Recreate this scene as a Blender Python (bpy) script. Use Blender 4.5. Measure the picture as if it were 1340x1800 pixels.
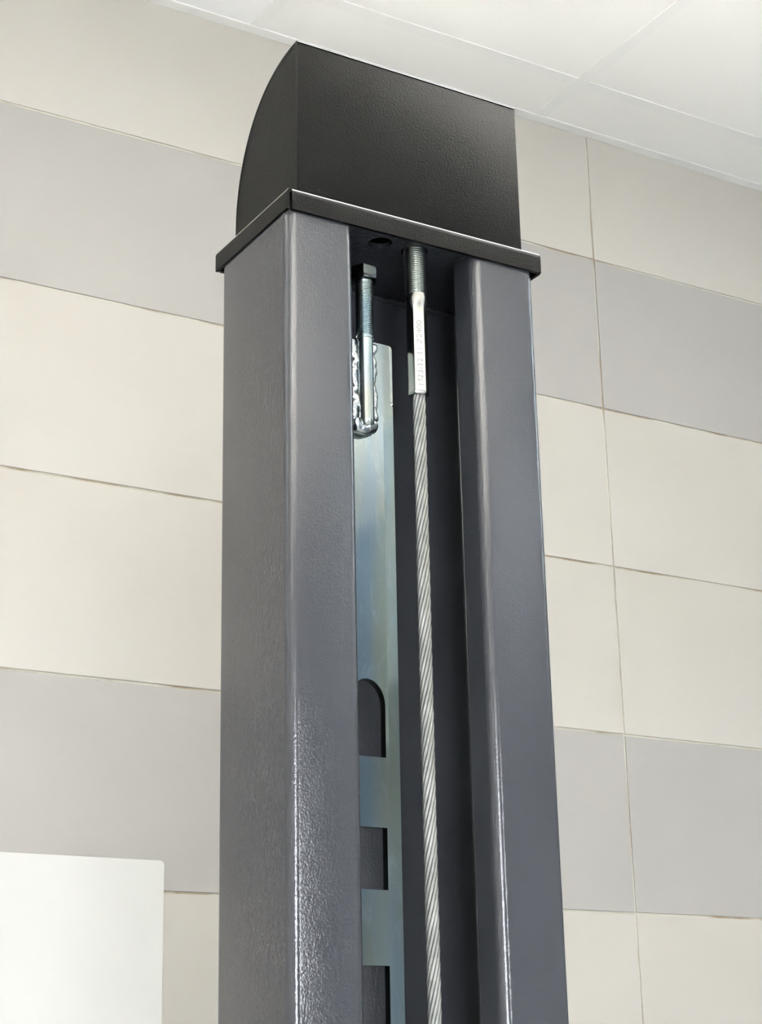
import bpy, bmesh, math, random
from mathutils import Vector, Matrix, noise
random.seed(7)
for o in list(bpy.data.objects): bpy.data.objects.remove(o, do_unlink=True)
scene = bpy.context.scene
COL = scene.collection
U = 0.2525            # metres per design unit (width of the cap rim = 1 unit)
ZT = 2.40             # height of the cap rim above the floor (m)
def W(x, y, z): return Vector((x*U, y*U, ZT + z*U))

# ------------------------------------------------------------------ camera
YAW, PITCH, ROLL, FPX = 0.5444, 0.3230, -0.0216, 3145.1
fwd = Vector((math.sin(YAW)*math.cos(PITCH), math.cos(YAW)*math.cos(PITCH), math.sin(PITCH)))
rgt = Vector((math.cos(YAW), -math.sin(YAW), 0)); upv = rgt.cross(fwd)
r2 = rgt*math.cos(ROLL) + upv*math.sin(ROLL); u2 = -rgt*math.sin(ROLL) + upv*math.cos(ROLL)
cd = bpy.data.cameras.new('camera'); cam = bpy.data.objects.new('camera', cd); COL.objects.link(cam)
M = Matrix((r2, u2, -fwd)).transposed().to_4x4(); M.translation = W(-2.4094, -4.5169, -2.8211)
cam.matrix_world = M
cd.sensor_fit = 'HORIZONTAL'; cd.sensor_width = 36.0; cd.lens = FPX/1340*36; cd.clip_start = 0.01
scene.camera = cam

# ------------------------------------------------------------------ world, exposure
world = bpy.data.worlds.new('daylight'); scene.world = world; world.use_nodes = True
bg = world.node_tree.nodes['Background']
bg.inputs['Color'].default_value = (0.90, 0.935, 1.0, 1); bg.inputs['Strength'].default_value = 11.5
vs = scene.view_settings
vs.view_transform = 'Standard'; vs.look = 'None'; vs.exposure = 1.36; vs.gamma = 1.0; vs.use_curve_mapping = False
LAMP_UP, LAMP_DOWN, FLOOD, LED = 610.0, 1.5, 2.8, 2.4   # emission of the lamps' diffusers

# room extents (m)
X0, X1, Y0, Y1 = -2.60, 2.175, -4.30, 5.0*U
ZC = ZT + 4.2315*U    # ceiling grid height
OPEN = [(-2.35, -0.85, 0.5, 2.85), (1.15, 1.70, 0.15, 2.80)]   # window openings in wall_front
for (a, b, c, d) in OPEN:       # daylight portals in the window openings
    l = bpy.data.lights.new('window_portal', 'AREA'); l.shape = 'RECTANGLE'; l.size = b-a; l.size_y = d-c; l.cycles.is_portal = True
    o = bpy.data.objects.new('window_portal', l); COL.objects.link(o)
    o.location = ((a+b)/2, Y0-0.13, (c+d)/2); o.rotation_euler = (math.pi/2, 0, 0)

# ------------------------------------------------------------------ helpers
def tag(o, label=None, cat=None, group=None, kind=None):
    if label: o['label'] = label
    if cat: o['category'] = cat
    if group: o['group'] = group
    if kind: o['kind'] = kind
    return o
def empty(name, loc=(0, 0, 0)):
    o = bpy.data.objects.new(name, None); COL.objects.link(o); o.location = loc; o.empty_display_size = 0.05
    return o
def link(name, me, parent=None):
    o = bpy.data.objects.new(name, me); COL.objects.link(o)
    if parent is not None:
        o.parent = parent; o.matrix_parent_inverse = Matrix.Translation(-parent_world(parent))
    return o
def parent_world(p):
    v = Vector(p.location)
    while p.parent is not None:
        v = v + p.matrix_parent_inverse.translation + p.parent.location; p = p.parent
    return v
def obj(name, bm, mat, parent=None, smooth=None, recalc=True):
    if recalc: bmesh.ops.recalc_face_normals(bm, faces=bm.faces)
    me = bpy.data.meshes.new(name); bm.to_mesh(me); bm.free()
    me.materials.append(mat)
    if smooth is not None:
        for p in me.polygons: p.use_smooth = True
        me.set_sharp_from_angle(angle=math.radians(smooth))
    return link(name, me, parent)
def bevel(bm, w, seg=2):
    bmesh.ops.bevel(bm, geom=list(bm.edges), offset=w, segments=seg, profile=0.5, affect='EDGES')
def box(a, b, bev=0, seg=2):
    bm = bmesh.new(); bmesh.ops.create_cube(bm, size=1)
    a, b = Vector(a), Vector(b)
    for v in bm.verts: v.co = Vector(((a.x+b.x)/2 + v.co.x*(b.x-a.x), (a.y+b.y)/2 + v.co.y*(b.y-a.y), (a.z+b.z)/2 + v.co.z*(b.z-a.z)))
    if bev: bevel(bm, bev, seg)
    return bm
def ubox(x0, y0, z0, x1, y1, z1, bev=0, seg=2): return box(W(x0, y0, z0), W(x1, y1, z1), bev*U, seg)
def plate(loops, to3d, ext):
    """flat polygon with holes (first loop is the outline), extruded by the vector ext"""
    bm = bmesh.new(); es = []
    for lp in loops:
        vv = [bm.verts.new(to3d(*q)) for q in lp]
        es += [bm.edges.new((vv[i], vv[(i+1) % len(vv)])) for i in range(len(vv))]
    bmesh.ops.triangle_fill(bm, use_beauty=True, use_dissolve=False, edges=es)
    r = bmesh.ops.extrude_face_region(bm, geom=list(bm.faces))
    bmesh.ops.translate(bm, verts=[g for g in r['geom'] if isinstance(g, bmesh.types.BMVert)], vec=ext)
    return bm
def rings(rs, closed_ends=True, uv=None):
    """loft a list of rings (lists of Vectors, same length)"""
    bm = bmesh.new(); n = len(rs[0]); L = [[bm.verts.new(v) for v in r] for r in rs]
    for i in range(len(L)-1):
        for k in range(n):
            bm.faces.new((L[i][k], L[i][(k+1) % n], L[i+1][(k+1) % n], L[i+1][k]))
    if closed_ends:
        bm.faces.new(L[0][::-1]); bm.faces.new(L[-1])
    return bm
def circle(cx, cy, r, n=28, a0=0): return [(cx+r*math.cos(a0+2*math.pi*i/n), cy+r*math.sin(a0+2*math.pi*i/n)) for i in range(n)]

# ------------------------------------------------------------------ materials
def mat(name, color, rough=0.5, metal=0.0, coat=0.0, coat_rough=0.1, spec=0.5):
    m = bpy.data.materials.new(name); m.use_nodes = True; nt = m.node_tree
    b = nt.nodes['Principled BSDF']
    b.inputs['Base Color'].default_value = (*color, 1); b.inputs['Roughness'].default_value = rough
    b.inputs['Metallic'].default_value = metal; b.inputs['Coat Weight'].default_value = coat
    b.inputs['Coat Roughness'].default_value = coat_rough; b.inputs['Specular IOR Level'].default_value = spec
    return m, nt, b
def nd(nt, typ, **kw):
    n = nt.nodes.new(typ)
    for k, v in kw.items():
        if k in n.inputs: n.inputs[k].default_value = v
        else: setattr(n, k, v)
    return n
def coords(nt, scale=(1, 1, 1)):
    t = nd(nt, 'ShaderNodeTexCoord'); mp = nd(nt, 'ShaderNodeMapping'); mp.inputs['Scale'].default_value = scale
    nt.links.new(t.outputs['Object'], mp.inputs['Vector']); return mp.outputs['Vector']
def bump(nt, b, height, strength, dist, prev=None):
    n = nd(nt, 'ShaderNodeBump'); n.inputs['Strength'].default_value = strength; n.inputs['Distance'].default_value = dist
    nt.links.new(height, n.inputs['Height'])
    if prev: nt.links.new(prev.outputs['Normal'], n.inputs['Normal'])
    nt.links.new(n.outputs['Normal'], b.inputs['Normal']); return n
def colvar(nt, b, vec, c0, c1, scale, detail=3, lo=0.35, hi=0.65):
    n = nd(nt, 'ShaderNodeTexNoise', Scale=scale, Detail=detail); nt.links.new(vec, n.inputs['Vector'])
    r = nd(nt, 'ShaderNodeValToRGB'); e = r.color_ramp.elements
    e[0].position = lo; e[0].color = (*c0, 1); e[1].position = hi; e[1].color = (*c1, 1)
    nt.links.new(n.outputs['Fac'], r.inputs['Fac']); nt.links.new(r.outputs['Color'], b.inputs['Base Color']); return n

def paint(name, color, rough, grain, strength, dist, detail=2.0, spec=0.5):
    m, nt, b = mat(name, color, rough, spec=spec)
    v = coords(nt)
    n = nd(nt, 'ShaderNodeTexNoise', Scale=grain, Detail=detail, Roughness=0.55); nt.links.new(v, n.inputs['Vector'])
    bp = bump(nt, b, n.outputs['Fac'], strength, dist)
    n2 = nd(nt, 'ShaderNodeTexNoise', Scale=grain*0.05, Detail=2.0); nt.links.new(v, n2.inputs['Vector'])
    mr = nd(nt, 'ShaderNodeMapRange'); mr.inputs['To Min'].default_value = rough*0.85; mr.inputs['To Max'].default_value = rough*1.15
    nt.links.new(n2.outputs['Fac'], mr.inputs['Value']); nt.links.new(mr.outputs['Result'], b.inputs['Roughness'])
    return m
M_POST = paint('anthracite_powder_coat', (0.037, 0.039, 0.045), 0.10, 560, 0.34, 0.0005, 2.0, 0.55)
M_CAP = paint('black_textured_powder_coat', (0.0052, 0.0052, 0.005), 0.36, 520, 0.42, 0.0008, 3.0, 0.03)
def zinc(name, c0, c1, rough, streak):
    m, nt, b = mat(name, c0, rough, 1.0)
    v = coords(nt, streak); colvar(nt, b, v, c0, c1, 6.0, 4.0, 0.38, 0.62)
    n = nd(nt, 'ShaderNodeTexNoise', Scale=30.0, Detail=4.0); nt.links.new(v, n.inputs['Vector'])
    mr = nd(nt, 'ShaderNodeMapRange'); mr.inputs['To Min'].default_value = rough*0.85; mr.inputs['To Max'].default_value = rough*1.2
    nt.links.new(n.outputs['Fac'], mr.inputs['Value']); nt.links.new(mr.outputs['Result'], b.inputs['Roughness'])
    if streak[0] != streak[2]: bump(nt, b, n.outputs['Fac'], 0.06, 0.0003)
    return m
M_RACK = zinc('zinc_plated_steel', (0.265, 0.325, 0.37), (0.33, 0.345, 0.285), 0.06, (6, 6, 0.6))
nt = M_RACK.node_tree; b = nt.nodes['Principled BSDF']
sc_ = nd(nt, 'ShaderNodeTexNoise', Scale=38.0, Detail=8.0, Roughness=0.7, Distortion=2.5); nt.links.new(coords(nt, (1, 1, 0.45)), sc_.inputs['Vector'])
rp = nd(nt, 'ShaderNodeValToRGB'); rp.color_ramp.elements[0].position = 0.52; rp.color_ramp.elements[1].position = 0.72
nt.links.new(sc_.outputs['Fac'], rp.inputs['Fac'])
sm = nd(nt, 'ShaderNodeMix', data_type='RGBA'); sm.inputs[7].default_value = (0.52, 0.56, 0.57, 1)
src = b.inputs['Base Color'].links[0].from_socket
ml = nd(nt, 'ShaderNodeMath', operation='MULTIPLY'); ml.inputs[1].default_value = 0.38; nt.links.new(rp.outputs['Color'], ml.inputs[0])
nt.links.new(ml.outputs[0], sm.inputs[0]); nt.links.new(src, sm.inputs[6]); nt.links.new(sm.outputs[2], b.inputs['Base Color'])
M_BOLT = zinc('blue_zinc_bolt', (0.36, 0.44, 0.47), (0.47, 0.49, 0.45), 0.24, (3, 3, 3))
M_HEAD = zinc('shaded_bolt_head', (0.045, 0.055, 0.06), (0.07, 0.075, 0.07), 0.2, (8, 8, 8))  # bolt zinc darkened: the shade on the head is put into its colour
M_WELD = zinc('zinc_plated_weld', (0.46, 0.50, 0.52), (0.58, 0.60, 0.60), 0.2, (10, 10, 10))
M_SLEEVE = zinc('pressed_sleeve_steel', (0.46, 0.475, 0.46), (0.54, 0.54, 0.51), 0.2, (5, 5, 2))
M_GLINT, _, _ = mat('edge_glint_metal', (0.80, 0.78, 0.74), 0.35, 1.0)  # bright metal that paints the highlight on the cap's folds
M_STAMP, _, _ = mat('stamped_letters', (0.25, 0.255, 0.25), 0.45, 0.9)
# galvanised wire rope: fine wires run along each strand (UV: u round the strand, v along it)
M_ROPE, nt, b = mat('galvanised_wire', (0.62, 0.63, 0.60), 0.42, 0.85)
uvn = nd(nt, 'ShaderNodeUVMap'); mp = nd(nt, 'ShaderNodeMapping'); mp.inputs['Scale'].default_value = (9.0, 0.6, 1)
mp.inputs['Rotation'].default_value = (0, 0, 0.05)
nt.links.new(uvn.outputs['UV'], mp.inputs['Vector'])
wv = nd(nt, 'ShaderNodeTexWave', Scale=0.3183, Distortion=0.4); wv.bands_direction = 'X'; nt.links.new(mp.outputs['Vector'], wv.inputs['Vector'])
bump(nt, b, wv.outputs['Fac'], 0.3, 0.0002)
nz = colvar(nt, b, coords(nt), (0.26, 0.265, 0.25), (0.38, 0.38, 0.36), 60, 3)

def tile_mat(name, c0, c1):
    m, nt, b = mat(name, c0, 0.42, spec=0.2)
    v = coords(nt); colvar(nt, b, v, c0, c1, 3.0, 2.0, 0.3, 0.7)
    n = nd(nt, 'ShaderNodeTexNoise', Scale=7.0, Detail=2.0); nt.links.new(v, n.inputs['Vector'])
    bump(nt, b, n.outputs['Fac'], 0.06, 0.004); return m
M_TC = tile_mat('cream_tile', (0.485, 0.456, 0.406), (0.510, 0.484, 0.440))
M_TG = tile_mat('grey_tile', (0.352, 0.338, 0.318), (0.376, 0.360, 0.335))
M_GROUT, nt, b = mat('beige_grout', (0.36, 0.32, 0.24), 0.9)
colvar(nt, b, coords(nt), (0.30, 0.23, 0.15), (0.56, 0.54, 0.45), 9.0, 4.0, 0.34, 0.54)
M_CEIL, nt, b = mat('ceiling_panel_white', (0.90, 0.885, 0.845), 0.85)
n = nd(nt, 'ShaderNodeTexNoise', Scale=160.0, Detail=2.0); nt.links.new(coords(nt), n.inputs['Vector']); bump(nt, b, n.outputs['Fac'], 0.1, 0.001)
M_CEILW, nt, b = mat('ceiling_panel_lit_white', (0.92, 0.915, 0.905), 0.8)  # whiter copy of the panel, lighting variation put into its colour
n = nd(nt, 'ShaderNodeTexNoise', Scale=160.0, Detail=2.0); nt.links.new(coords(nt), n.inputs['Vector']); bump(nt, b, n.outputs['Fac'], 0.1, 0.001)
M_TEE, _, _ = mat('white_lacquered_tee', (0.87, 0.86, 0.83), 0.45)
M_PLASTER, nt, b = mat('pale_plaster', (0.72, 0.72, 0.70), 0.8); colvar(nt, b, coords(nt), (0.68, 0.68, 0.66), (0.74, 0.74, 0.72), 2.0)
M_GREYWALL, nt, b = mat('grey_wall_paint', (0.26, 0.27, 0.28), 0.7); colvar(nt, b, coords(nt), (0.24, 0.25, 0.26), (0.28, 0.29, 0.30), 2.0)
M_FLOOR, nt, b = mat('light_epoxy_floor', (0.68, 0.68, 0.66), 0.35); colvar(nt, b, coords(nt), (0.66, 0.66, 0.64), (0.72, 0.72, 0.70), 3.0)
M_YARD, nt, b = mat('concrete_yard', (0.45, 0.45, 0.44), 0.9); colvar(nt, b, coords(nt), (0.40, 0.40, 0.39), (0.48, 0.48, 0.47), 1.0)
M_WHITE, nt, b = mat('white_powder_coat', (0.555, 0.548, 0.51), 0.45)
n = nd(nt, 'ShaderNodeTexNoise', Scale=500.0); nt.links.new(coords(nt), n.inputs['Vector']); bump(nt, b, n.outputs['Fac'], 0.05, 0.0003)
M_FRAME, _, _ = mat('window_frame_white', (0.75, 0.75, 0.74), 0.4)
M_TROUGH, _, _ = mat('black_anodised_trough', (0.05, 0.05, 0.05), 0.6)
M_PANE = bpy.data.materials.new('window_pane'); M_PANE.use_nodes = True; nt = M_PANE.node_tree
nt.nodes.remove(nt.nodes['Principled BSDF']); tr = nd(nt, 'ShaderNodeBsdfTransparent'); gl = nd(nt, 'ShaderNodeBsdfGlossy'); gl.inputs['Roughness'].default_value = 0.02
mx = nd(nt, 'ShaderNodeMixShader'); fr = nd(nt, 'ShaderNodeFresnel'); nt.links.new(fr.outputs[0], mx.inputs[0]); nt.links.new(tr.outputs[0], mx.inputs[1]); nt.links.new(gl.outputs[0], mx.inputs[2])
nt.links.new(mx.outputs[0], nt.nodes['Material Output'].inputs['Surface'])
def glow(name, c, e):
    m, nt, b = mat(name, (0.9, 0.9, 0.9), 0.5)
    b.inputs['Emission Color'].default_value = (*c, 1); b.inputs['Emission Strength'].default_value = e; return m
M_DOWN = glow('added_downlight_diffuser', (1.0, 0.975, 0.93), LAMP_DOWN)
M_LED = glow('led_panel_diffuser', (1.0, 0.985, 0.95), LED)
M_FLOOD = glow('flood_diffuser', (0.80, 0.89, 1.0), FLOOD)
M_BLUE, nt, b = mat('two_tone_blue_grey_wall_paint', (0.22, 0.27, 0.31), 0.6)
sx = nd(nt, 'ShaderNodeSeparateXYZ'); nt.links.new(coords(nt), sx.inputs[0])       # darker painted dado up to 2.75 m
gt = nd(nt, 'ShaderNodeMath', operation='GREATER_THAN'); gt.inputs[1].default_value = 2.75; nt.links.new(sx.outputs['Z'], gt.inputs[0])
mc = nd(nt, 'ShaderNodeMix', data_type='RGBA'); mc.inputs[6].default_value = (0.17, 0.21, 0.24, 1); mc.inputs[7].default_value = (0.40, 0.48, 0.55, 1)
nt.links.new(gt.outputs[0], mc.inputs[0]); nt.links.new(mc.outputs[2], b.inputs['Base Color'])
M_DARK, _, _ = mat('dark_rubber', (0.03, 0.03, 0.03), 0.6)

# ------------------------------------------------------------------ the room
T = 0.12
tag(obj('floor', box((X0-T, Y0-T, -0.1), (X1+T, Y1+T, 0)), M_FLOOR), kind='structure')
tag(obj('wall_left', box((X0-T, Y0-T, 0), (X0, Y1+T, ZC+0.35)), M_PLASTER), kind='structure')
tag(obj('wall_right', box((X1, Y0-T, 0), (X1+T, Y1+T, ZC+0.35)), M_BLUE), kind='structure')
wf = plate([[(X0, 0), (X1, 0), (X1, ZC+0.35), (X0, ZC+0.35)]] + [[(a, c), (b_, c), (b_, d), (a, d)] for (a, b_, c, d) in OPEN],
           lambda x, z: Vector((x, Y0-T, z)), Vector((0, T, 0)))
tag(obj('wall_front', wf, M_GREYWALL), kind='structure')
for i, (a, b_, c, d) in enumerate(OPEN):
    w = tag(empty('window_%d' % (i+1), ((a+b_)/2, Y0-0.06, c)), kind='structure')
    f = 0.05; ins = [[(a, c), (b_, c), (b_, d), (a, d)]]
    m_ = (a+b_)/2; zs = [c+f, c+(d-c)*0.5, d-f]
    for k in range(2):
        for (p0, p1) in (((a+f, m_-f/2), (m_+f/2, b_-f)) if b_-a > 0.8 else ((a+f, b_-f),)):
            z0 = zs[k] + (f/2 if k else 0); z1 = zs[k+1] - (0 if k else f/2)
            ins.append([(p0, z0), (p1, z0), (p1, z1), (p0, z1)])
            obj('pane', box((p0-0.005, Y0-0.062, z0-0.005), (p1+0.005, Y0-0.058, z1+0.005)), M_PANE, w)
    obj('window_frame', plate(ins, lambda x, z: Vector((x, Y0-0.08, z)), Vector((0, 0.04, 0))), M_FRAME, w)
tag(obj('ground', box((X0-8, Y0-14, -0.15), (X1+8, Y0-T-0.001, -0.02)), M_YARD), kind='structure')

# tiled wall behind the column: bed of grout with every tile a piece of its own
wb = tag(obj('wall_back', box((X0-T, Y1+0.0025, 0), (X1+T, Y1+T, ZC+0.35)), M_GROUT), 'wall of wide cream and grey ceramic tiles with beige grout', kind='structure')
GR = 0.0035; PX, PZ = 2.390*U, 1.2002*U
gx0 = 5.263*U; gz0 = ZT + 3.188*U
def tile_mesh(w, h):
    bm = box((-w/2, 0, -h/2), (w/2, 0.006, h/2), 0.0007, 1); me = bpy.data.meshes.new('tile')
    bmesh.ops.recalc_face_normals(bm, faces=bm.faces); bm.to_mesh(me); bm.free(); return me
cache = {}
k = -12
for ix in range(-12, 8):
    xa, xb = gx0+ix*PX, gx0+(ix+1)*PX
    xa, xb = max(xa, X0), min(xb, X1)
    if xb-xa < 0.02: continue
    for iz in range(-12, 2):
        za, zb = gz0+(iz)*PZ, gz0+(iz+1)*PZ
        za, zb = max(za, 0), min(zb, ZC+0.02)
        if zb-za < 0.02: continue
        row = (0-iz)       # 0 = top row
        grey = (row % 3) == 1
        w, h = round(xb-xa-GR, 5), round(zb-za-GR, 5)
        key = (w, h, grey)
        if key not in cache:
            cache[key] = tile_mesh(w, h); cache[key].materials.append(M_TG if grey else M_TC)
        o = bpy.data.objects.new('tile', cache[key]); COL.objects.link(o); o.parent = wb
        o.location = ((xa+xb)/2, Y1 + random.uniform(-0.0004, 0.0003), (za+zb)/2)
        o.rotation_euler = (random.uniform(-1, 1)*0.0012, 0, random.uniform(-1, 1)*0.0006)

# suspended ceiling: slab above, lay-in panels, tee bars, wall angle
ce = tag(obj('ceiling', box((X0-T, Y0-T, ZC+0.30), (X1+T, Y1+T, ZC+0.35)), M_PLASTER), 'white suspended ceiling of square lay-in panels on a tee grid', kind='structure')
TX = sorted([2.395*U + i*0.6 for i in range(-9, 9) if X0+0.02 < 2.395*U + i*0.6 < X1-0.02])
TY = sorted([4.415*U - i*0.6 for i in range(0, 12) if Y0+0.02 < 4.415*U - i*0.6])
HW = 0.012
def tee(f, a, b_, z0):     # T section: flat flange below, thin web above
    pr = [(-HW, 0), (HW, 0), (HW, 0.0015), (0.0012, 0.0015), (0.0012, 0.032), (-0.0012, 0.032), (-0.0012, 0.0015), (-HW, 0.0015)]
    return rings([[f(q, s_, z0+z_) for (q, z_) in pr] for s_ in (a, b_)])
for x in TX: obj('main_tee', tee(lambda q, s_, z_: Vector((x+q, s_, z_)), Y0, Y1-0.0005, ZC), M_TEE, ce)
for y in TY:
    xs = [X0]+TX+[X1]
    for a, b_ in zip(xs[:-1], xs[1:]):
        obj('cross_tee', tee(lambda q, s_, z_: Vector((s_, y+q, z_)), a+(HW if a > X0 else 0)+0.0003, b_-(HW if b_ < X1 else 0)-0.0003, ZC+0.0003), M_TEE, ce)
AW = 0.022
obj('wall_angle', box((X0, Y1-AW, ZC-0.0010), (X1, Y1-0.0002, ZC+0.0015), 0.0003, 1), M_TEE, ce)
obj('wall_angle', box((X0, Y0, ZC-0.0010), (X1, Y0+AW, ZC+0.0015), 0.0003, 1), M_TEE, ce)
obj('wall_angle', box((X0, Y0+AW, ZC-0.0010), (X0+AW, Y1-AW, ZC+0.0015), 0.0003, 1), M_TEE, ce)
obj('wall_angle', box((X1-AW, Y0+AW, ZC-0.0010), (X1, Y1-AW, ZC+0.0015), 0.0003, 1), M_TEE, ce)
xs, ys = [X0]+TX+[X1], [Y0]+TY+[Y1]
pc = {}
for i in range(len(xs)-1):
    for j in range(len(ys)-1):
        a, b_, c, d = xs[i]+0.003, xs[i+1]-0.003, ys[j]+0.003, ys[j+1]-0.003
        cool = abs(xs[i+1]-2.395*U) < 0.01 and j == len(ys)-2
        w, h = round(b_-a, 5), round(d-c, 5)
        if abs(xs[i]-2.395*U) < 0.01 and abs(ys[j+1]-(4.415*U-1.2)) < 0.01:      # recessed LED panel just outside the picture, above the column
            led = tag(empty('ceiling_light', ((a+b_)/2, (c+d)/2, ZC)), 'square recessed ceiling light above the column', 'lamp')
            obj('frame', plate([[(a, c), (b_, c), (b_, d), (a, d)], [(a+0.03, c+0.03), (b_-0.03, c+0.03), (b_-0.03, d-0.03), (a+0.03, d-0.03)]], lambda x_, y_: Vector((x_, y_, ZC+0.0022)), Vector((0, 0, 0.012))), M_FRAME, led)
            obj('diffuser', box((a+0.029, c+0.029, ZC+0.006), (b_-0.029, d-0.029, ZC+0.010)), M_LED, led)
            continue
        if (w, h, cool) not in pc:
            bm = box((-w/2, -h/2, 0.0022), (w/2, h/2, 0.018), 0.001, 1); me = bpy.data.meshes.new('ceiling_panel')
            bmesh.ops.recalc_face_normals(bm, faces=bm.faces); bm.to_mesh(me); bm.free(); me.materials.append(M_CEILW if cool else M_CEIL); pc[(w, h, cool)] = me  # cool: whiter copy of the panel, lighting variation put into its colour
        o = bpy.data.objects.new('ceiling_panel', pc[(w, h, cool)]); COL.objects.link(o); o.parent = ce; o.location = ((a+b_)/2, (c+d)/2, ZC)

# unseen linear lamps added to brighten the ceiling, shining up and down
def lamp(x, y, z, length, label, k=1.0):          # long axis runs along X, parallel to the tiled wall
    m_up = glow('added_uplight_diffuser', (1.0, 0.975, 0.93), LAMP_UP*k); h = length/2
    t = tag(empty('added_uplight', (x, y, z)), label, 'lamp', 'added unseen uplights')
    obj('housing', box((x-h, y-0.03, z-0.012), (x+h, y+0.03, z+0.012), 0.004), M_FRAME, t)
    for s in (-1, 1):      # trough sides and ends that shield the added uplight
        obj('added_side_plate', box((x-h-0.004, y+s*0.0335-0.0025, z-0.012), (x+h+0.004, y+s*0.0335+0.0025, z+0.078), 0.001, 1), M_TROUGH, t)
        xe = x+s*(h+0.002)
        obj('added_end_plate', box((xe-0.0018, y-0.0305, z-0.012), (xe+0.0018, y+0.0305, z+0.078)), M_TROUGH, t)
    obj('diffuser', box((x-h+0.01, y-0.028, z+0.013), (x+h-0.01, y+0.028, z+0.035), 0.008), m_up, t)
    obj('diffuser', box((x-h+0.01, y-0.028, z-0.035), (x+h-0.01, y+0.028, z-0.013), 0.008), M_DOWN, t)
    for s in (-1, 1):
        xx = x+s*length*0.4
        obj('suspension_wire', rings([[Vector((xx+0.0015*math.cos(a), y+0.0015*math.sin(a), zz)) for a in (0, 1.57, 3.14, 4.71)] for zz in (z+0.036, ZC)]), M_TEE, t)
lamp(-0.85, 0.10, 2.45, 1.2, 'added unseen uplight beside the tiled wall', 0.88)
lamp(-1.45, -2.5, 2.45, 1.2, 'added unseen uplight on the left of the room')
lamp(1.35, -0.45, 2.45, 1.2, 'added unseen uplight by the right wall', 0.95)
lamp(0.05, -2.8, 2.45, 1.2, 'added unseen uplight in front of the windows')
# cool floodlight high on the right wall
fl = tag(empty('wall_floodlight', (X1, -2.62, 3.14)), 'cool white floodlight fixed high on the right wall', 'lamp')
obj('housing', box((X1-0.06, -2.80, 3.015), (X1-0.002, -2.44, 3.265), 0.008), M_FRAME, fl)
obj('diffuser', box((X1-0.066, -2.785, 3.03), (X1-0.0605, -2.455, 3.25), 0.002), M_FLOOD, fl)

# ------------------------------------------------------------------ lift column
ZP = -0.055           # underside of the column's top plate
ZF = -ZT/U            # floor
col = tag(empty('lift_column', (0.49*U, 0.25*U, 0)), 'anthracite grey steel lift column with two rounded front lips and open slot', 'column')
corner = [(0.2534, 0.128), (0.2534, 0.012), (0.006, 0.012), (0.006, 0.4976), (0.9736, 0.4976), (0.9736, 0.012), (0.719, 0.012), (0.719, 0.130)]
def fillet(pts, r, t, n=10):
    out, inn = [], []
    for i, p in enumerate(pts):
        p = Vector(p)
        if i in (0, len(pts)-1):
            d = (Vector(pts[1])-p).normalized() if i == 0 else (p-Vector(pts[-2])).normalized()
            rt = Vector((d.y, -d.x)); out.append(p); inn.append(p+rt*t); continue
        d0 = (p-Vector(pts[i-1])).normalized(); d1 = (Vector(pts[i+1])-p).normalized()
        c = p - d0*r + d1*r
        a = (p-d0*0 + d1*r) ; s = p - d0*r - c; e = p + d1*r - c
        for k in range(n+1):
            th = k/n*math.pi/2
            v = s*math.cos(th) + e*math.sin(th)
            out.append(c+v); inn.append(c+v*((r-t)/r))
    return out, inn
out, inn = fillet(corner, 0.034, 0.018)
prof = [(v.x, v.y) for v in out] + [(v.x, v.y) for v in inn[::-1]]
bm = rings([[W(x, y, z) for (x, y) in prof] for z in (ZF, ZP-0.0005)], closed_ends=False)
bm.verts.ensure_lookup_table(); N = len(prof); n2 = len(out)
for base in (0, N):
    for i in range(n2-1):
        bm.faces.new([bm.verts[base+q] for q in (i, i+1, N-2-i, N-1-i)])
obj('column_profile', bm, M_POST, col, smooth=30)
tp = plate([[(0.010, 0.020), (0.970, 0.020), (0.970, 0.492), (0.010, 0.492)], circle(0.410, 0.107, 0.040), circle(0.545, 0.108, 0.046)],
           lambda x, y: W(x, y, ZP), Vector((0, 0, 0.018*U)))
obj('top_plate', tp, M_POST, col, smooth=30)
# small weld run where the top plate meets the back of the column
def bead(pts, r, seed, amp=0.35, n=10, flat=1.0, dirv=None):
    rs = []
    for i, p in enumerate(pts):
        p = Vector(p)
        a = Vector(pts[max(i-1, 0)]); b_ = Vector(pts[min(i+1, len(pts)-1)]); t = (b_-a).normalized()
        s = t.cross(Vector((0, 1, 0))) if abs(t.y) < 0.9 else t.cross(Vector((0, 0, 1)))
        s.normalize(); q = t.cross(s)
        e = min(i, len(pts)-1-i); ends = min(1.0, 0.35+0.3*e)
        ring = []
        for k_ in range(n):
            an = 2*math.pi*k_/n
            rr = r*ends*(1+amp*noise.noise(Vector((seed*13.7, math.cos(an)*0.55+p.x*150, math.sin(an)*0.55+p.z*120))) + 0.08*noise.noise(Vector((seed*3.1+p.x*500, an*0.6, p.z*520))))
            ring.append(p + s*rr*math.cos(an) + q*rr*flat*math.sin(an))
        rs.append(ring)
    return rings(rs)
obj('weld_bead', bead([W(0.50+0.44*i/40, 0.478, ZP-0.004+0.003*math.sin(i*1.3)) for i in range(41)], 0.010*U, 3), M_POST, col, smooth=60)
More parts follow.
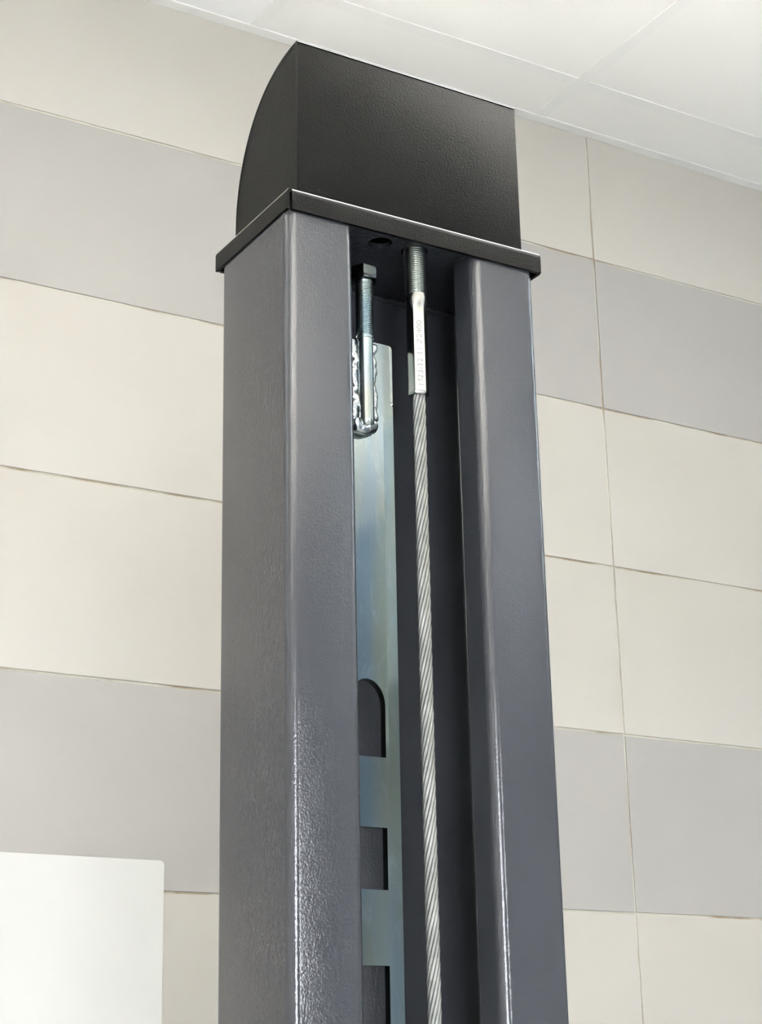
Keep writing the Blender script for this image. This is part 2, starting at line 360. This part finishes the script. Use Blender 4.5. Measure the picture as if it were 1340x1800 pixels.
# ------------------------------------------------------------------ cap on top of the column
cap = tag(empty('column_cap', (0.5*U, 0.26*U, ZT)), 'black textured steel cap with curved hood and rim on top of the column', 'cap')
H, D = 0.0765, 0.5261
def flange(fr, axis):  # bent flange: outer face, rounded top edge
    r, t = 0.020, 0.011
    pr = [(0, -H)] + [(r-r*math.cos(a), -r+r*math.sin(a)) for a in [i*math.pi/12 for i in range(7)]]
    pi_ = [(r-(r-t)*math.cos(a), -r+(r-t)*math.sin(a)) for a in [i*math.pi/12 for i in range(7)]][::-1] + [(t, -H)]
    return pr+pi_
pf = flange(0, 0)
def flange_bm(f, a, b_): return rings([[f(q, s, z) for (q, z) in pf] for s in (a, b_)])
obj('rim_flange', flange_bm(lambda q, s, z: W(s, q, z), 0.017, 0.996), M_CAP, cap, smooth=35)
obj('rim_flange', flange_bm(lambda q, s, z: W(q, s, z), 0.003, D), M_CAP, cap, smooth=35)
obj('rim_flange', flange_bm(lambda q, s, z: W(1-q, s, z), 0.012, D), M_CAP, cap, smooth=35)
obj('rim_flange', flange_bm(lambda q, s, z: W(s, D-q, z), 0.015, 0.985), M_CAP, cap, smooth=35)
obj('cover_plate', plate([[(0.020, 0.020), (0.980, 0.020), (0.980, D-0.020), (0.020, D-0.020)], circle(0.410, 0.107, 0.041), circle(0.545, 0.108, 0.047)],
    lambda x, y: W(x, y, -0.0075), Vector((0, 0, 0.0073*U))), M_CAP, cap)
def edge_bead(p, q, r):      # bright metal strip added as a painted highlight along a fold
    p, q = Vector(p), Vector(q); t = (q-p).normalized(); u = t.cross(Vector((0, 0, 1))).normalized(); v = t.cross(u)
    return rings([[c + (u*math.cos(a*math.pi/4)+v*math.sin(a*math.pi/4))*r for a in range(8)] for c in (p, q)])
obj('edge_glint', edge_bead(W(0.018, 0.0058, -0.0058), W(0.995, 0.0058, -0.0058), 0.0030*U), M_GLINT, cap, smooth=60)
obj('edge_glint', edge_bead(W(0.0058, 0.004, -0.0058), W(0.0058, D-0.003, -0.0058), 0.0012*U), M_GLINT, cap, smooth=60)
HX0, HX1, HY, HZ, HD, HC = 0.063, 0.9505, 0.045, 0.588, 0.457, 0.06
def arc(n=36, off=0.0):
    pts = []
    for i in range(n+1):
        th = math.pi/2*i/n; e = 2/2.15
        pts.append((HY + (HD-off)*math.sin(th)**e, HC + (HZ-HC-off)*math.cos(th)**e))
    return pts
st = 0.010
o1, i1 = arc(), arc(off=st)
cur = o1 + [(HY+HD, 0.001), (HY+HD-st, 0.001)] + i1[::-1]
obj('curved_panel', rings([[W(x, y, z) for (y, z) in cur] for x in (HX0+0.001, HX1-0.001)]), M_CAP, cap, smooth=25)
side = [(HY+st, 0.001)] + [(HY+st, i1[0][1])] + [q for q in i1 if q[0] > HY+st+0.002] + [(HY+HD-st, 0.001)]
for xs_ in (HX0+0.002, HX1-0.002-st):
    obj('side_panel', plate([side], lambda y, z: W(xs_, y, z), Vector((st*U, 0, 0))), M_CAP, cap)
obj('edge_glint', edge_bead(W(HX0+0.001, HY+0.001, HZ-0.003), W(HX1-0.001, HY+0.001, HZ-0.003), 0.0020*U), M_GLINT, cap, smooth=60)
obj('front_panel', ubox(HX0, HY, 0.001, HX1, HY+st, HZ-0.002, 0.003, 2), M_CAP, cap, smooth=40)

# ------------------------------------------------------------------ slotted safety rack
RY, RT = 0.150, 0.028
def shear(z): return -0.0045*(-z-0.4)
rack = tag(empty('safety_rack', W(0.34, RY, ZF)), 'zinc plated slotted steel bar hanging inside the column', 'rack')
RX0, RX1, RZ = 0.205, 0.4760, -0.404
RE = 0.4330            # the flat web ends here, the bevelled edge begins
outl = [(RX0, ZF+0.3), (RE+shear(ZF+0.3), ZF+0.3), (RE, RZ), (RX0, RZ)]
loops = [outl]
sl, sr = 0.292, 0.4215
def slot(z0, z1, arch):
    s0, s1 = shear(z0), shear(z1)
    if arch:
        c, hw, hh = (sl+sr)/2, (sr-sl)/2, 0.082
        top = [(c+s0+hw*math.cos(a), z0-hh+hh*math.sin(a)) for a in [i*math.pi/16 for i in range(17)]]
        return top + [(sl+s1, z1), (sr+s1, z1)]
    return [(sr+s0, z0), (sl+s0, z0), (sl+s1, z1), (sr+s1, z1)]
loops.append(slot(-1.549, -1.792, True)); z = -2.007
while z-0.19 > ZF+0.5: loops.append(slot(z, z-0.186, False)); z -= 0.407
bm = plate(loops, lambda x, z_: W(x, RY, z_), Vector((0, RT*U, 0)))
obj('slotted_bar', bm, M_RACK, rack)
ed = []                # bevelled right edge of the bar, rounded at its top corner
for (z_, xr) in [(ZF+0.3, RX1+shear(ZF+0.3)), (RZ-0.012, RX1)] + [(RZ-0.012+0.012*math.sin(a), RX1-0.012+0.012*math.cos(a)) for a in (0.4, 0.8, 1.2, 1.5)]:
    xe = RE+shear(z_)
    f_ = (xr-xe)/(RX1-RE)
    ed.append([W(xe, RY, z_), W(xr-0.003, RY+0.0030*f_, z_), W(xr, RY+0.0060*f_, z_), W(xr, RY+RT, z_), W(xe, RY+RT, z_)])
obj('bevelled_edge', rings(ed), M_RACK, rack)
# threaded bolt welded to the top of the bar
BX, BY, BR = 0.3515, 0.122, 0.030
def thread(cx, cy, z0, z1, r, pitch, depth, nseg=28, per=8, runout=2):
    rs = []; n = int((z1-z0)/pitch*per)
    for i in range(n+1):
        z_ = z0+(z1-z0)*i/n; ring = []
        for k_ in range(nseg):
            th = 2*math.pi*k_/nseg
            ph = (z_/pitch - th/(2*math.pi)) % 1.0
            d = abs(ph-0.5)*2
            d = min(1, max(0, d*1.25-0.1))
            e = min(1, i/(runout*per), (n-i)/(runout*per))
            rr = r - depth*d*e - depth*0.2*(1-e)
            ring.append(W(cx+rr*math.cos(th), cy+rr*math.sin(th), z_))
        rs.append(ring)
    return rings(rs)
bolt = obj('bolt', rings([[W(x, y, z_) for (x, y) in circle(BX, BY, r_, 32)] for (z_, r_) in ((-0.722, 0.018), (-0.714, 0.0255), (-0.70, 0.0265), (-0.405, 0.0265))]), M_BOLT, rack, smooth=40)
obj('bolt_thread', thread(BX, BY, -0.415, -0.205, BR, 0.0078, 0.0055), M_BOLT, bolt, smooth=50)
ha = math.atan2(-0.86, -0.51)
def hexring(r, z_, nn=6): return [W(BX+r*math.cos(ha+i*math.pi/3), BY+r*math.sin(ha+i*math.pi/3), z_) for i in range(6)]
bm = rings([hexring(0.049, -0.207), hexring(0.049, -0.160)]); bevel(bm, 0.0025*U, 2)
obj('hex_head', bm, M_HEAD, bolt, smooth=25)
def run(dx, amp, z0, z1, n, sd):
    return [W(BX+dx+amp*noise.noise(Vector((sd, i*0.11, 0))), RY-0.006, z0+(z1-z0)*i/n) for i in range(n+1)]
obj('weld_bead', bead(run(-0.036, 0.012, -0.416, -0.705, 90, 1), 0.0190*U, 1, 0.45, 20, 1.1), M_WELD, rack, smooth=180)
obj('weld_bead', bead(run(0.036, 0.008, -0.416, -0.690, 90, 5), 0.0155*U, 2, 0.45, 20, 1.1), M_WELD, rack, smooth=180)
obj('weld_bead', bead([W(BX-0.048+0.082*i/30, RY-0.014-0.008*math.sin(math.pi*i/30), -0.705-0.022*math.sin(math.pi*i/30)) for i in range(31)], 0.0235*U, 6, 0.4, 20, 1.0), M_WELD, rack, smooth=180)

# ------------------------------------------------------------------ wire rope with threaded end
cx, cy = 0.5465, 0.108
cable = tag(empty('steel_cable', W(cx, cy, ZF)), 'galvanised wire rope with pressed sleeve and threaded stud hanging in the column', 'cable')
obj('threaded_stud', thread(cx, cy, -0.228, 0.0, 0.0375, 0.0082, 0.0058), M_BOLT, cable, smooth=50)
fa = math.atan2(-0.943, -0.333)       # direction the broad flat of the sleeve faces
AP = 0.0315
def sleeve_ring(z_, k_, sc=1.0, n=48):
    ring = []
    for i in range(n):
        th = fa + 2*math.pi*i/n
        d = ((th-fa+math.pi/6) % (math.pi/3)) - math.pi/6
        rh = AP/math.cos(d); rc = 0.0345
        rr = (rc*(1-k_) + min(rh, 0.0358)*k_)*sc
        ring.append(W(cx+rr*math.cos(th), cy+rr*math.sin(th), z_))
    return ring
sv = [(-0.585, 1, 0.86), (-0.583, 1, 0.95), (-0.577, 1, 1.02), (-0.570, 1, 1.0), (-0.33, 1, 1.0), (-0.285, 0.85, 1.0), (-0.262, 0.3, 1.03), (-0.245, 0, 1.06), (-0.222, 0, 1.05), (-0.216, 0, 0.98)]
sleeve = obj('sleeve', rings([sleeve_ring(*q) for q in sv]), M_SLEEVE, cable, smooth=28)
# stamped characters running up the flat
tc = bpy.data.curves.new('stamped_text', 'FONT'); tc.body = 'M23-12 11 Z2400'; tc.size = 0.0195*U/0.7*0.98; tc.align_x = 'LEFT'; tc.align_y = 'CENTER'
tc.extrude = 0.00012; tc.space_character = 1.0; tc.resolution_u = 3
to = bpy.data.objects.new('stamped_text_curve', tc); COL.objects.link(to)
bpy.context.view_layer.update()
me = bpy.data.meshes.new_from_object(to.evaluated_get(bpy.context.evaluated_depsgraph_get()))
bpy.data.objects.remove(to, do_unlink=True)
xsn = [v.co.x for v in me.vertices]; L = max(xsn)-min(xsn); sc = 0.232*U/L
nrm = Vector((math.cos(fa), math.sin(fa), 0)); tx = Vector((0, 0, 1)); ty = nrm.cross(tx)
org = W(cx, cy, -0.556) + nrm*(AP*U) + ty*(-0.0015*U)
for v in me.vertices:
    c = v.co.copy(); v.co = org + tx*((c.x-min(xsn))*sc) + ty*(c.y*1.0) + nrm*(c.z)
me.materials.append(M_STAMP)
link('stamped_text', me, sleeve)
# rope: eight helical strands round a core
NS, LAY, RS, RH = 8, 0.36, 0.0060, 0.0156
ZR0, ZR1 = -0.57, ZF+0.1
def ropeaxis(z_): return cx + shear(z_)*1.0 + 0.0015, cy
rope = obj('rope_core', rings([[W(ropeaxis(z_)[0]+0.011*math.cos(a*math.pi/4), cy+0.011*math.sin(a*math.pi/4), z_) for a in range(8)] for z_ in (ZR1, ZR0)]), M_ROPE, cable, smooth=60)
def strand(k_):
    bm = bmesh.new(); uvl = bm.loops.layers.uv.new('UVMap')
    step = LAY/20; n = int((ZR0-ZR1)/step); m = 8; rows = []
    for i in range(n+1):
        z_ = ZR0 - i*step; ax, ay = ropeaxis(z_)
        th = 2*math.pi*(z_/LAY) + 2*math.pi*k_/NS
        c = Vector((ax+RH*math.cos(th), ay+RH*math.sin(th), z_))
        t = Vector((-RH*math.sin(th)*2*math.pi/LAY, RH*math.cos(th)*2*math.pi/LAY, 1)).normalized()
        rd = Vector((math.cos(th), math.sin(th), 0)); bn = t.cross(rd)
        rows.append([bm.verts.new(W(*(c + rd*RS*math.cos(2*math.pi*j/m) + bn*RS*1.05*math.sin(2*math.pi*j/m)))) for j in range(m)])
    for i in range(n):
        for j in range(m):
            f = bm.faces.new((rows[i][j], rows[i][(j+1) % m], rows[i+1][(j+1) % m], rows[i+1][j]))
            for lp, (a, b_) in zip(f.loops, ((j, i), (j+1, i), (j+1, i+1), (j, i+1))): lp[uvl].uv = (2*math.pi*a/m, b_*step*60)
    return bm
for k_ in range(NS): obj('strand', strand(k_), M_ROPE, rope, smooth=60)

# ------------------------------------------------------------------ white wall cabinet, lower left
CY = 3.60
cab = tag(empty('wall_cabinet', W(0.7, 5.0, -4.2)), 'white metal cabinet with rounded corners on the tiled wall, left of the column', 'cabinet')
def rrect(x0, x1, z0, z1, r, n=6):
    p = []
    for (cx_, cz_, a0) in ((x1-r, z1-r, 0), (x0+r, z1-r, 90), (x0+r, z0+r, 180), (x1-r, z0+r, 270)):
        p += [(cx_+r*math.cos(math.radians(a0+90*i/n)), cz_+r*math.sin(math.radians(a0+90*i/n))) for i in range(n+1)]
    return p
CXR, CZT = 1.2233, -1.6400
bm = plate([rrect(CXR-1.7, CXR, CZT-2.4, CZT, 0.022)], lambda x, z_: W(x, CY, z_), Vector((0, 0.07*U, 0)))
obj('door', bm, M_WHITE, cab, smooth=40)
obj('body', ubox(CXR-1.68, CY+0.08, CZT-2.38, CXR-0.02, 4.985, CZT-0.02, 0.015), M_WHITE, cab)
obj('gasket', ubox(CXR-1.66, CY+0.0705, CZT-2.36, CXR-0.04, CY+0.0795, CZT-0.04), M_DARK, cab)
